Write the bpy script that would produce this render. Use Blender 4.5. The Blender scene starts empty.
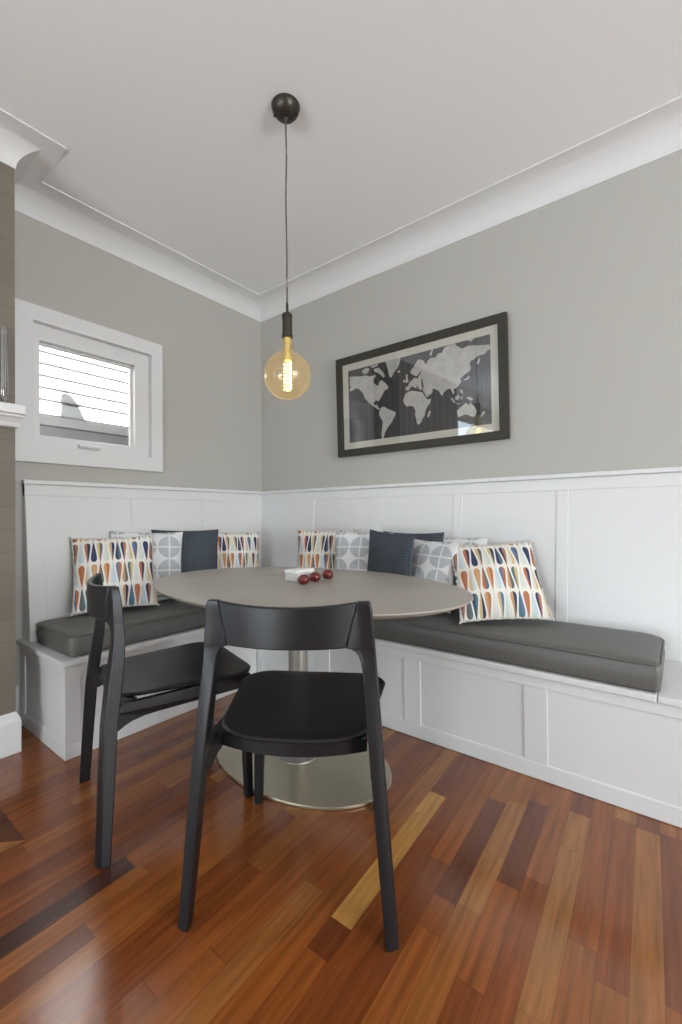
import bpy, bmesh, math, random
from mathutils import Vector, Matrix
random.seed(7)
C = bpy.context.scene
COL = C.collection
PI = math.pi

# ------------------------------------------------------------------ camera, world, lights, exposure
cam_d = bpy.data.cameras.new('camera')
cam_o = bpy.data.objects.new('camera', cam_d)
COL.objects.link(cam_o)
cam_d.sensor_fit = 'VERTICAL'
cam_d.sensor_height = 36.0
cam_d.lens = 435.8467 / 1024 * 36
cam_d.clip_start = 0.02
CR = Vector((0.79013731, 0.6128727, -0.00837194))
CU = Vector((0.01158017, -0.00127033, 0.99993214))
CF = Vector((-0.61282048, 0.79018064, 0.0081009))
M = Matrix((CR, CU, -CF)).transposed().to_4x4()
M.translation = (2.68554, -2.41338, 1.05)
cam_o.matrix_world = M
C.camera = cam_o

vs = C.view_settings
C.display_settings.display_device = 'sRGB'
vs.view_transform = 'Standard'
vs.look = 'None'
vs.gamma = 1.0
vs.use_curve_mapping = False
vs.exposure = 0.10

W = bpy.data.worlds.new('World')
C.world = W
W.use_nodes = True
wn = W.node_tree.nodes
wn['Background'].inputs[0].default_value = (0.72, 0.84, 1.0, 1)
wn['Background'].inputs[1].default_value = 0.35

def area(name, loc, target, sx, sy, power, col=(1, 1, 1)):
    d = bpy.data.lights.new(name, 'AREA')
    d.shape = 'RECTANGLE'; d.size = sx; d.size_y = sy
    d.energy = power; d.color = col
    o = bpy.data.objects.new(name, d)
    COL.objects.link(o)
    o.location = loc
    o.rotation_euler = (Vector(target) - Vector(loc)).to_track_quat('-Z', 'Y').to_euler()
    return o

# daylight through the back doors and side window behind the camera, plus added fill lamps
area('daylight_back_doors', (2.1, -6.42, 0.85), (2.1, 0, 0.6), 2.0, 1.5, 36, (0.78, 0.93, 1.0))
area('bounce_fill_back', (2.1, -7.3, -0.05), (2.1, -5.2, 2.0), 3.0, 1.4, 215, (0.90, 0.97, 1.0))  # unseen up-light added to brighten the ceiling
area('daylight_side_window', (0.06, -4.6, 1.25), (5, -4.6, 1.25), 1.9, 2.0, 55, (0.70, 0.85, 1.0))
area('fill_east', (6.94, -2.2, 1.4), (0, -1.8, 1.5), 2.6, 1.7, 168, (0.92, 0.97, 1.0))  # unseen lamp added to light the left wall from the east
area('bounce_fill_east', (7.9, -2.4, 0.2), (6.1, -2.4, 2.2), 3.0, 1.4, 65, (0.92, 0.97, 1.0))  # second added up-light, on the east side
sun_d = bpy.data.lights.new('sun', 'SUN')
sun_d.energy = 38.0; sun_d.angle = 0.01; sun_d.color = (1.0, 0.98, 0.95)
sun = bpy.data.objects.new('sun', sun_d)
COL.objects.link(sun)
SUN_DIR = Vector((-1.0, 0.56, -0.366)).normalized()
sun.rotation_euler = SUN_DIR.to_track_quat('-Z', 'Y').to_euler()

# ------------------------------------------------------------------ helpers
def link(name, me, mat=None, parent=None, smooth=False, auto=None):
    o = bpy.data.objects.new(name, me)
    COL.objects.link(o)
    if mat is not None:
        me.materials.append(mat)
    if parent is not None:
        o.parent = parent
    if smooth or auto is not None:
        for p in me.polygons: p.use_smooth = True
        if auto is not None:
            try: me.set_sharp_from_angle(angle=auto)
            except Exception: pass
    return o

def obj(name, bm, mat=None, parent=None, smooth=False, auto=None, keep=False):
    me = bpy.data.meshes.new(name)
    if not keep:
        bmesh.ops.recalc_face_normals(bm, faces=bm.faces)
    bm.to_mesh(me); bm.free()
    return link(name, me, mat, parent, smooth, auto)

def empty(name, loc, label, cat, group=None, rotz=0.0):
    o = bpy.data.objects.new(name, None)
    COL.objects.link(o)
    o.empty_display_size = 0.1
    o.location = loc; o.rotation_euler = (0, 0, rotz)
    tag(o, label, cat, group)
    return o

def tag(o, label, cat, group=None):
    o['label'] = label; o['category'] = cat
    if group: o['group'] = group
    return o

def struct(o, label=None, cat=None):
    o['kind'] = 'structure'
    if label: o['label'] = label
    if cat: o['category'] = cat
    return o

def bevel(o, w=0.003, seg=2, ang=0.6):
    m = o.modifiers.new('bevel', 'BEVEL')
    m.width = w; m.segments = seg; m.limit_method = 'ANGLE'; m.angle_limit = ang
    m.harden_normals = False
    return o

def box(bm, x0, x1, y0, y1, z0, z1):
    v = [bm.verts.new(p) for p in ((x0,y0,z0),(x1,y0,z0),(x1,y1,z0),(x0,y1,z0),(x0,y0,z1),(x1,y0,z1),(x1,y1,z1),(x0,y1,z1))]
    for f in ((0,3,2,1),(4,5,6,7),(0,1,5,4),(1,2,6,5),(2,3,7,6),(3,0,4,7)):
        bm.faces.new([v[i] for i in f])
    return bm

def B(*a):
    bm = bmesh.new()
    return box(bm, *a)

def loft(bm, rings, cap=True, closed=True):
    vr = [[bm.verts.new(p) for p in r] for r in rings]
    n = len(vr[0])
    for a, b in zip(vr, vr[1:]):
        for i in range(n if closed else n - 1):
            j = (i + 1) % n
            bm.faces.new((a[i], a[j], b[j], b[i]))
    if cap:
        bm.faces.new(vr[0][::-1]); bm.faces.new(vr[-1])
    return vr

def prism(bm, pts, f0, f1):
    """pts: 2-D outline; f0/f1 map an outline point to its two ends in space"""
    loft(bm, [[f0(*p) for p in pts], [f1(*p) for p in pts]])
    return bm

def lathe(bm, prof, n=32, cx=0, cy=0, cap=True, sx=1.0, sy=1.0):
    rings = []
    for r, z in prof:
        rings.append([(cx + sx*r*math.cos(2*PI*i/n), cy + sy*r*math.sin(2*PI*i/n), z) for i in range(n)])
    loft(bm, rings, cap)
    return bm

def tube(bm, path, r, n=8):
    path = [Vector(p) for p in path]
    rings = []
    for i, p in enumerate(path):
        t = (path[min(i+1, len(path)-1)] - path[max(i-1, 0)]).normalized()
        a = t.cross(Vector((0, 0, 1)))
        if a.length < 1e-4: a = t.cross(Vector((1, 0, 0)))
        a.normalize(); b = t.cross(a)
        rr = r[i] if isinstance(r, (list, tuple)) else r
        rings.append([p + rr*(math.cos(2*PI*k/n)*a + math.sin(2*PI*k/n)*b) for k in range(n)])
    loft(bm, rings)
    return bm

def sweep(bm, path, prof):
    """path: plan points; prof: (offset to the left-hand room side, z). Mitred corners."""
    P = [Vector((p[0], p[1])) for p in path]
    rings = []
    for i, p in enumerate(P):
        d0 = (p - P[i-1]).normalized() if i else None
        d1 = (P[i+1] - p).normalized() if i < len(P)-1 else None
        if d0 is None: d0 = d1
        if d1 is None: d1 = d0
        n0 = Vector((-d0.y, d0.x)); n1 = Vector((-d1.y, d1.x))
        m = (n0 + n1); m = m / max(1e-6, (1 + n0.dot(n1)))
        rings.append([(p.x + m.x*o, p.y + m.y*o, z) for o, z in prof])
    loft(bm, rings)
    return bm

# ------------------------------------------------------------------ materials
def mat(name, col, rough=0.5, metal=0.0, spec=0.5, coat=0.0, bump=0.0, bscale=200.0, var=0.0, vscale=3.0):
    m = bpy.data.materials.new(name)
    m.use_nodes = True
    nt = m.node_tree; b = nt.nodes['Principled BSDF']
    b.inputs['Base Color'].default_value = (*col, 1)
    b.inputs['Roughness'].default_value = rough
    b.inputs['Metallic'].default_value = metal
    b.inputs['Specular IOR Level'].default_value = spec
    b.inputs['Coat Weight'].default_value = coat
    tc = nt.nodes.new('ShaderNodeTexCoord')
    if bump:
        n = nt.nodes.new('ShaderNodeTexNoise'); n.inputs['Scale'].default_value = bscale; n.inputs['Detail'].default_value = 3
        nt.links.new(tc.outputs['Object'], n.inputs['Vector'])
        bp = nt.nodes.new('ShaderNodeBump'); bp.inputs['Strength'].default_value = bump; bp.inputs['Distance'].default_value = 0.002
        nt.links.new(n.outputs['Fac'], bp.inputs['Height']); nt.links.new(bp.outputs['Normal'], b.inputs['Normal'])
    if var:
        n = nt.nodes.new('ShaderNodeTexNoise'); n.inputs['Scale'].default_value = vscale; n.inputs['Detail'].default_value = 4
        nt.links.new(tc.outputs['Object'], n.inputs['Vector'])
        r = nt.nodes.new('ShaderNodeValToRGB')
        r.color_ramp.elements[0].position = 0.3; r.color_ramp.elements[1].position = 0.7
        r.color_ramp.elements[0].color = (*[c*(1-var) for c in col], 1)
        r.color_ramp.elements[1].color = (*[min(1, c*(1+var)) for c in col], 1)
        nt.links.new(n.outputs['Fac'], r.inputs['Fac']); nt.links.new(r.outputs['Color'], b.inputs['Base Color'])
    return m

class NT:
    """small helper for math-node patterns"""
    def __init__(s, m):
        s.t = m.node_tree; s.b = s.t.nodes['Principled BSDF']
    def new(s, k): return s.t.nodes.new(k)
    def put(s, sock, v):
        if isinstance(v, (int, float)): sock.default_value = v
        elif isinstance(v, tuple): sock.default_value = v
        else: s.t.links.new(v, sock)
    def m(s, op, a, b=0.0, c=0.0):
        n = s.new('ShaderNodeMath'); n.operation = op
        s.put(n.inputs[0], a); s.put(n.inputs[1], b); s.put(n.inputs[2], c)
        return n.outputs[0]
    def mix(s, f, a, b):
        n = s.new('ShaderNodeMix'); n.data_type = 'RGBA'
        s.put(n.inputs[0], f); s.put(n.inputs[6], a); s.put(n.inputs[7], b)
        return n.outputs[2]
    def ramp(s, f, stops, const=False):
        n = s.new('ShaderNodeValToRGB'); cr = n.color_ramp
        if const: cr.interpolation = 'CONSTANT'
        while len(cr.elements) < len(stops): cr.elements.new(0.5)
        for e, (p, c) in zip(cr.elements, stops):
            e.position = p; e.color = (*c, 1)
        s.put(n.inputs[0], f)
        return n.outputs[0]
    def comb(s, x, y, z=0.0):
        n = s.new('ShaderNodeCombineXYZ')
        s.put(n.inputs[0], x); s.put(n.inputs[1], y); s.put(n.inputs[2], z)
        return n.outputs[0]
    def sep(s, v):
        n = s.new('ShaderNodeSeparateXYZ'); s.put(n.inputs[0], v)
        return n.outputs
    def white(s, v):
        n = s.new('ShaderNodeTexWhiteNoise'); n.noise_dimensions = '3D'; s.put(n.inputs['Vector'], v)
        return n.outputs['Value']
    def noise(s, v, scale, detail=3):
        n = s.new('ShaderNodeTexNoise'); s.put(n.inputs['Vector'], v)
        n.inputs['Scale'].default_value = scale; n.inputs['Detail'].default_value = detail
        return n.outputs['Fac']
    def bump(s, h, strength, dist=0.002):
        n = s.new('ShaderNodeBump'); n.inputs['Strength'].default_value = strength; n.inputs['Distance'].default_value = dist
        s.put(n.inputs['Height'], h); s.t.links.new(n.outputs[0], s.b.inputs['Normal'])

MT = {}
MT['wall'] = mat('wall_paint', (0.45, 0.437, 0.402), 0.7, spec=0.3, bump=0.05, bscale=300)
MT['white'] = mat('white_gloss_paint', (0.70, 0.70, 0.695), 0.35)
MT['ceil'] = mat('ceiling_paint', (0.83, 0.83, 0.825), 0.85, spec=0.2)
MT['crown'] = mat('cornice_paint', (0.70, 0.70, 0.695), 0.6, spec=0.3)
MT['black_wood'] = mat('black_stained_oak', (0.009, 0.009, 0.0105), 0.36, spec=0.42, bump=0.12, bscale=90)
MT['cush'] = mat('charcoal_vinyl', (0.115, 0.111, 0.102), 0.45, bump=0.25, bscale=9)
MT['table'] = mat('taupe_laminate', (0.36, 0.33, 0.285), 0.42, var=0.06, vscale=6)
MT['metal'] = mat('brushed_champagne_metal', (0.56, 0.51, 0.39), 0.3, metal=0.9)
MT['steel'] = mat('grey_post_metal', (0.36, 0.35, 0.32), 0.38, metal=0.5)
MT['bronze'] = mat('dark_bronze', (0.055, 0.047, 0.038), 0.38, metal=0.7)
MT['cord'] = mat('grey_cord', (0.10, 0.095, 0.085), 0.7)
MT['frame'] = mat('dark_olive_frame', (0.028, 0.025, 0.016), 0.6)
MT['mat'] = mat('cream_mount_board', (0.60, 0.58, 0.50), 0.9, spec=0.1)
MT['sea'] = mat('map_charcoal_print', (0.055, 0.056, 0.06), 0.9, spec=0.1)
MT['land'] = mat('map_pale_print', (0.50, 0.49, 0.46), 0.9, spec=0.1, var=0.12, vscale=25)
MT['ink'] = mat('map_grey_ink', (0.17, 0.17, 0.175), 0.9, spec=0.1)
MT['red'] = mat('red_lacquer', (0.13, 0.008, 0.007), 0.10, coat=0.5)
MT['wick'] = mat('dark_wick', (0.03, 0.02, 0.02), 0.8)
MT['stone'] = mat('white_stone', (0.70, 0.70, 0.66), 0.4, var=0.05, vscale=20)
MT['stone2'] = mat('white_stone_lid', (0.82, 0.82, 0.79), 0.35)
MT['navy_line'] = mat('dark_gap', (0.1, 0.1, 0.1), 0.8)
MT['hearth_dark'] = mat('dark_red_timber', (0.10, 0.032, 0.014), 0.22, var=0.3, vscale=14)
MT['hearth_light'] = mat('orange_timber', (0.30, 0.12, 0.035), 0.22, var=0.25, vscale=14)
MT['ext'] = mat('white_weatherboard', (0.85, 0.85, 0.84), 0.7)
MT['ext_grey'] = mat('grey_base_board', (0.42, 0.41, 0.40), 0.8)
MT['ext_pale'] = mat('pale_base_board', (0.72, 0.70, 0.68), 0.8)
MT['ext_dark'] = mat('lap_shade_and_sill_gap', (0.20, 0.18, 0.17), 0.9)
MT['ground'] = mat('concrete_path', (0.42, 0.41, 0.42), 0.9, var=0.1)

# fireplace: long grey-brown stone tiles
m = mat('stone_tile_cladding', (0.2, 0.17, 0.14), 0.65); k = NT(m)
tc = k.new('ShaderNodeTexCoord'); so = k.sep(tc.outputs['Object'])
uv = k.comb(k.m('ADD', so[0], so[1]), so[2])
br = k.new('ShaderNodeTexBrick'); k.put(br.inputs['Vector'], uv)
br.inputs['Color1'].default_value = (0.165, 0.142, 0.110, 1); br.inputs['Color2'].default_value = (0.190, 0.162, 0.125, 1)
br.inputs['Mortar'].default_value = (0.140, 0.122, 0.096, 1); br.inputs['Scale'].default_value = 1.0
br.inputs['Mortar Size'].default_value = 0.0025; br.inputs['Brick Width'].default_value = 0.6; br.inputs['Row Height'].default_value = 0.10
nz = k.noise(k.comb(k.m('MULTIPLY', so[1], 4.0), k.m('MULTIPLY', so[2], 40.0)), 1.0, 4)
k.put(k.b.inputs['Base Color'], k.mix(k.m('MULTIPLY', nz, 0.3), br.outputs['Color'], (0.14, 0.12, 0.10, 1)))
MT['tile'] = m

# timber strip floor: boards run along y
def floor_mat():
    m = mat('jarrah_strip_floor', (0.2, 0.08, 0.03), 0.2); k = NT(m)
    tc = k.new('ShaderNodeTexCoord'); s = k.sep(tc.outputs['Object'])
    w = 0.0645
    xs = k.m('ADD', s[0], k.m('MULTIPLY', k.m('ADD', s[1], 1.2), 0.044))     # boards lie 2.5 degrees off the wall
    fx = k.m('DIVIDE', k.m('SUBTRACT', xs, 2.229 - 0.5*w), w)
    row = k.m('FLOOR', fx)
    off = k.m('MULTIPLY', k.white(k.comb(row, 3.3, 0.0)), 2.0)
    ln = k.m('ADD', 0.55, k.m('MULTIPLY', k.white(k.comb(row, 9.1, 2.0)), 0.5))
    fy = k.m('DIVIDE', k.m('ADD', s[1], off), ln)
    seg = k.m('FLOOR', fy)
    rnd = k.white(k.comb(row, seg, 1.7))
    base = k.ramp(rnd, [(0.0, (0.130, 0.034, 0.011)), (0.15, (0.170, 0.046, 0.012)), (0.45, (0.220, 0.060, 0.013)),
                        (0.75, (0.255, 0.077, 0.016)), (0.93, (0.275, 0.098, 0.022)), (1.0, (0.315, 0.122, 0.030))])
    end = 0.0
    def board(r, y0, y1, c):
        """one board the photograph shows plainly"""
        nonlocal base
        f = k.m('MULTIPLY', k.m('COMPARE', row, float(r), 0.25), k.m('MULTIPLY', k.m('GREATER_THAN', s[1], y0), k.m('LESS_THAN', s[1], y1)))
        base = k.mix(f, base, (*c, 1))
    board(-4, -1.525, -0.895, (0.46, 0.22, 0.055))
    board(0, -1.285, -0.77, (0.31, 0.125, 0.033))
    board(3, -2.3, -0.70, (0.31, 0.125, 0.033))
    board(-14, -2.6, -1.755, (0.055, 0.018, 0.012))
    board(-1, -1.3, -0.80, (0.13, 0.038, 0.014))
    board(1, -1.15, -0.72, (0.13, 0.039, 0.015))
    jit = k.m('MULTIPLY', rnd, 37.0)
    g1 = k.noise(k.comb(k.m('ADD', k.m('MULTIPLY', xs, 55.0), jit), k.m('ADD', k.m('MULTIPLY', s[1], 3.2), jit)), 1.0, 5)
    g2 = k.noise(k.comb(k.m('MULTIPLY', xs, 260.0), k.m('ADD', k.m('MULTIPLY', s[1], 9.0), jit)), 1.0, 2)
    gr = k.m('ADD', k.m('MULTIPLY', g1, 0.75), k.m('MULTIPLY', g2, 0.25))
    f = k.m('ADD', 0.10, k.m('MULTIPLY', gr, 1.85))
    hs = k.new('ShaderNodeHueSaturation'); k.put(hs.inputs['Value'], f); k.put(hs.inputs['Color'], base)
    fr = k.m('FRACT', fx); e1 = k.m('MINIMUM', fr, k.m('SUBTRACT', 1.0, fr))
    fr2 = k.m('FRACT', fy); e2 = k.m('MULTIPLY', k.m('MINIMUM', fr2, k.m('SUBTRACT', 1.0, fr2)), 9.0)
    gap = k.m('LESS_THAN', k.m('MINIMUM', e1, e2), 0.012)
    k.put(k.b.inputs['Base Color'], k.mix(k.m('MULTIPLY', gap, 0.45), hs.outputs[0], (0.03, 0.010, 0.005, 1)))
    k.put(k.b.inputs['Roughness'], k.m('ADD', 0.13, k.m('MULTIPLY', g1, 0.10)))
    k.bump(k.noise(k.comb(k.m('MULTIPLY', xs, 8.0), k.m('MULTIPLY', s[1], 2.5)), 1.0, 2), 0.10, 0.004)
    k.b.inputs['Specular IOR Level'].default_value = 0.85
    return m
MT['floor'] = floor_mat()

# thin glass: clear sheet with a weak mirror
def glass_mat(name, tint=(1, 1, 1), refl=0.06, facing=0.5):
    m = bpy.data.materials.new(name); m.use_nodes = True
    t = m.node_tree; t.nodes.clear()
    out = t.nodes.new('ShaderNodeOutputMaterial'); mx = t.nodes.new('ShaderNodeMixShader')
    tr = t.nodes.new('ShaderNodeBsdfTransparent'); gl = t.nodes.new('ShaderNodeBsdfGlossy')
    tr.inputs[0].default_value = (*tint, 1); gl.inputs['Roughness'].default_value = 0.02
    lw = t.nodes.new('ShaderNodeLayerWeight'); lw.inputs['Blend'].default_value = facing
    mm = t.nodes.new('ShaderNodeMath'); mm.operation = 'MULTIPLY_ADD'
    mm.inputs[1].default_value = 0.55; mm.inputs[2].default_value = refl
    pw = t.nodes.new('ShaderNodeMath'); pw.operation = 'POWER'; pw.inputs[1].default_value = 3.0
    t.links.new(lw.outputs['Facing'], pw.inputs[0]); t.links.new(pw.outputs[0], mm.inputs[0])
    t.links.new(mm.outputs[0], mx.inputs[0]); t.links.new(tr.outputs[0], mx.inputs[1]); t.links.new(gl.outputs[0], mx.inputs[2])
    t.links.new(mx.outputs[0], out.inputs[0])
    return m
MT['pane'] = glass_mat('window_glass', (0.97, 0.98, 0.98), 0.05)
MT['picglass'] = glass_mat('picture_glass', (1, 1, 1), 0.09)
MT['amber'] = glass_mat('amber_bulb_glass', (0.99, 0.93, 0.78), 0.06, 0.45)
t_ = MT['amber'].node_tree      # the coated glass scatters a little of the filament's light
mo = t_.nodes['Material Output']; src = mo.inputs[0].links[0].from_socket
tl = t_.nodes.new('ShaderNodeBsdfTranslucent'); tl.inputs[0].default_value = (0.9, 0.78, 0.5, 1)
mx2 = t_.nodes.new('ShaderNodeMixShader'); mx2.inputs[0].default_value = 0.10
t_.links.new(src, mx2.inputs[1]); t_.links.new(tl.outputs[0], mx2.inputs[2]); t_.links.new(mx2.outputs[0], mo.inputs[0])
MT['vase'] = glass_mat('silvered_ribbed_glass', (0.62, 0.64, 0.62), 0.30)

m = bpy.data.materials.new('glowing_filament'); m.use_nodes = True
b = m.node_tree.nodes['Principled BSDF']
b.inputs['Base Color'].default_value = (0.9, 0.5, 0.1, 1)
b.inputs['Emission Color'].default_value = (1.0, 0.66, 0.20, 1); b.inputs['Emission Strength'].default_value = 16.0
MT['filament'] = m
MT['brasscap'] = mat('pale_brass_cap', (0.75, 0.63, 0.30), 0.3, metal=0.6)

# fabrics (face pattern from the pillow's own UV)
def teardrop_fabric():
    m = mat('teardrop_print_cotton', (0.8, 0.8, 0.75), 0.9, spec=0.1); k = NT(m)
    uvn = k.new('ShaderNodeUVMap'); s = k.sep(uvn.outputs[0])
    N, R_ = 14.0, 3.25
    ry = k.m('MULTIPLY', s[1], R_); row = k.m('FLOOR', ry); fv = k.m('FRACT', ry)
    ux = k.m('ADD', k.m('MULTIPLY', s[0], N), k.m('MULTIPLY', row, 1.0))
    col = k.m('FLOOR', ux); fu = k.m('SUBTRACT', k.m('FRACT', ux), 0.5)
    odd = k.m('FLOORED_MODULO', col, 2.0)
    t = k.m('ADD', k.m('MULTIPLY', odd, k.m('SUBTRACT', 1.0, fv)), k.m('MULTIPLY', k.m('SUBTRACT', 1.0, odd), fv))
    # drop half-width: pointed at t=0, round at t=1
    top = k.m('SQRT', k.m('MAXIMUM', 0.0, k.m('SUBTRACT', 1.0, k.m('POWER', k.m('DIVIDE', k.m('MAXIMUM', 0.0, k.m('SUBTRACT', t, 0.72)), 0.23), 2.0))))
    hw = k.m('MULTIPLY', k.m('MULTIPLY', k.m('POWER', t, 0.80), 0.64), top)
    inside = k.m('LESS_THAN', k.m('ABSOLUTE', fu), k.m('MINIMUM', hw, 0.49))
    half = k.m('GREATER_THAN', fu, 0.0)
    rnd = k.white(k.comb(col, row, k.m('ADD', half, 0.37)))
    vivid = k.ramp(rnd, [(0.0, (0.48, 0.16, 0.07)), (0.16, (0.045, 0.06, 0.12)), (0.32, (0.11, 0.19, 0.32)), (0.47, (0.55, 0.33, 0.16)),
                         (0.60, (0.10, 0.17, 0.19)), (0.72, (0.44, 0.20, 0.12)), (0.83, (0.14, 0.13, 0.14)), (0.92, (0.60, 0.46, 0.22))], True)
    pale = k.ramp(rnd, [(0.0, (0.60, 0.64, 0.60)), (0.25, (0.50, 0.60, 0.68)), (0.5, (0.66, 0.66, 0.60)), (0.7, (0.55, 0.62, 0.55)), (0.85, (0.64, 0.46, 0.22))], True)
    colr = k.mix(odd, vivid, k.mix(k.m('LESS_THAN', k.white(k.comb(col, row, 5.0)), 0.45), pale, vivid))
    k.put(k.b.inputs['Base Color'], k.mix(inside, (0.76, 0.74, 0.68, 1), colr))
    tc = k.new('ShaderNodeTexCoord')
    k.bump(k.noise(tc.outputs['Object'], 45.0, 3), 0.25, 0.004)
    return m
def circle_fabric():
    m = mat('grey_circle_print_cotton', (0.7, 0.7, 0.7), 0.9, spec=0.1); k = NT(m)
    uvn = k.new('ShaderNodeUVMap'); s = k.sep(uvn.outputs[0])
    N = 2.9
    a = k.m('SUBTRACT', k.m('FRACT', k.m('ADD', k.m('MULTIPLY', s[0], N), 0.22)), 0.5)
    c = k.m('SUBTRACT', k.m('FRACT', k.m('ADD', k.m('MULTIPLY', s[1], N), 0.30)), 0.5)
    r = k.m('SQRT', k.m('ADD', k.m('MULTIPLY', a, a), k.m('MULTIPLY', c, c)))
    ins = k.m('LESS_THAN', r, 0.47)
    sp = k.m('GREATER_THAN', k.m('MINIMUM', k.m('ABSOLUTE', a), k.m('ABSOLUTE', c)), 0.030)
    f = k.m('MULTIPLY', ins, sp)
    k.put(k.b.inputs['Base Color'], k.mix(f, (0.72, 0.73, 0.73, 1), (0.44, 0.46, 0.48, 1)))
    tc = k.new('ShaderNodeTexCoord')
    k.bump(k.noise(tc.outputs['Object'], 40.0, 3), 0.2, 0.004)
    return m
def knit_fabric():
    m = mat('slate_blue_knit', (0.05, 0.065, 0.085), 0.95, spec=0.1); k = NT(m)
    uvn = k.new('ShaderNodeUVMap'); s = k.sep(uvn.outputs[0])
    a = k.m('SINE', k.m('MULTIPLY', s[0], 150.0)); c = k.m('SINE', k.m('ADD', k.m('MULTIPLY', s[1], 170.0), k.m('MULTIPLY', a, 0.8)))
    h = k.m('ADD', k.m('MULTIPLY', a, 0.5), k.m('MULTIPLY', c, 0.5))
    k.put(k.b.inputs['Base Color'], k.ramp(k.m('ADD', 0.5, k.m('MULTIPLY', h, 0.5)), [(0.0, (0.042, 0.051, 0.063)), (1.0, (0.094, 0.109, 0.129))]))
    k.bump(h, 0.5, 0.003)
    return m
MT['drops'] = teardrop_fabric(); MT['circles'] = circle_fabric(); MT['knit'] = knit_fabric()
MT['linen'] = mat('natural_linen_back', (0.58, 0.55, 0.49), 0.9, spec=0.1, bump=0.2, bscale=150)

# ------------------------------------------------------------------ the room
ZC = 2.755       # ceiling
XE, YS = 7.0, -6.5
bx, by0, by1 = 0.32, -1.760, -3.35      # chimney breast

o = struct(obj('floor', B(-0.0, XE, YS, 0.0, -0.08, 0.0), MT['floor']))
o = struct(obj('ceiling', B(-0.2, XE+0.2, YS-0.2, 0.2, ZC, ZC+0.15), MT['ceil']))
struct(obj('wall_right', B(-0.2, XE+0.2, 0.0, 0.2, -0.08, ZC), MT['wall']))

def holed_wall(name, axis, a0, a1, t0, t1, holes, m):
    """wall along one axis; holes are (lo, hi, z0, z1)"""
    bm = bmesh.new()
    def put(lo, hi, z0, z1):
        if hi - lo < 1e-4 or z1 - z0 < 1e-4: return
        if axis == 'y': box(bm, t0, t1, lo, hi, z0, z1)
        else: box(bm, lo, hi, t0, t1, z0, z1)
    cur = a0
    for lo, hi, z0, z1 in sorted(holes):
        put(cur, lo, -0.08, ZC)
        put(lo, hi, -0.08, z0); put(lo, hi, z1, ZC)
        cur = hi
    put(cur, a1, -0.08, ZC)
    return struct(obj(name, bm, m))
WY0, WY1, WZ0, WZ1 = -1.612, -0.935, 1.418, 2.105     # clear opening of the small window
holed_wall('wall_left', 'y', YS-0.2, 0.0, -0.2, 0.0, [(WY0, WY1, WZ0, WZ1), (-5.6, -3.6, 0.2, 2.3)], MT['wall'])
holed_wall('wall_back', 'x', 0.0, XE, YS-0.2, YS, [(1.0, 3.2, 0.03, 2.4)], MT['wall'])
holed_wall('wall_east', 'y', YS-0.2, 0.0, XE, XE+0.2, [(-3.55, -0.85, 0.5, 2.3)], MT['wall'])
struct(obj('wall_chimney', B(0.0, bx, by1, by0, 0.0, ZC), MT['tile']))

# cove cornice
prof = [(0.0, 2.636), (0.004, 2.636)]
for i in range(15):
    a = PI - i/14*PI/2
    prof.append((0.152 + 0.148*math.cos(a), 2.638 + 0.110*math.sin(a)))
prof += [(0.156, 2.748), (0.156, ZC), (0.0, ZC)]
bm = bmesh.new()
path = [(XE, YS), (XE, 0), (0, 0), (0, by0), (bx, by0), (bx, by1), (0, by1), (0, YS)]
sweep(bm, path, prof)
struct(obj('trim_1', bm, MT['crown'], auto=0.5), 'white cove cornice around the top of the walls')

# skirting: on the chimney breast and the strip of wall beside the bench
sk = [(0.0, 0.0), (0.017, 0.0), (0.017, 0.142), (0.013, 0.158), (0.0, 0.184)]
bm = bmesh.new()
sweep(bm, [(0, by0), (bx, by0), (bx, by1), (0, by1)], sk)
struct(bevel(obj('baseboard_chimney', bm, MT['white']), 0.003))
bm = bmesh.new()
sweep(bm, [(0, -1.661), (0, by0+0.0175)], [(0.0, 0.0), (0.015, 0.0), (0.015, 0.175), (0.006, 0.195), (0.0, 0.195)])
struct(obj('baseboard_left', bm, MT['white']))

# border strips let into the floor in front of the fireplace, mitred at the corner
bm = bmesh.new()
prism(bm, [(bx+0.02, -1.921), (0.99, -1.921), (0.907, -2.004), (bx+0.02, -2.004)], lambda x, y: (x, y, -0.01), lambda x, y: (x, y, 0.0015))
struct(obj('trim_2', bm, MT['hearth_dark']), 'dark timber border strip in the floor before the fireplace')
bm = bmesh.new()
prism(bm, [(0.99, -1.921), (0.99, -3.2), (0.907, -3.2), (0.907, -2.004)], lambda x, y: (x, y, -0.01), lambda x, y: (x, y, 0.0015))
struct(obj('trim_3', bm, MT['hearth_light']), 'orange timber border strip in the floor before the fireplace')

# mantel shelf with a moulded edge
bm = bmesh.new()
msk = [(0.002, 1.455), (0.03, 1.457), (0.040, 1.475), (0.058, 1.492), (0.070, 1.498), (0.072, 1.506), (0.085, 1.510), (0.085, 1.548), (0.002, 1.548)]
loft(bm, [[(bx+a, by1-0.02, z) for a, z in msk], [(bx+a, by0+0.002+0.016*a/0.085, z) for a, z in msk]])
struct(bevel(obj('trim_4', bm, MT['white']), 0.002), 'white moulded mantel shelf on the fireplace')

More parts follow.
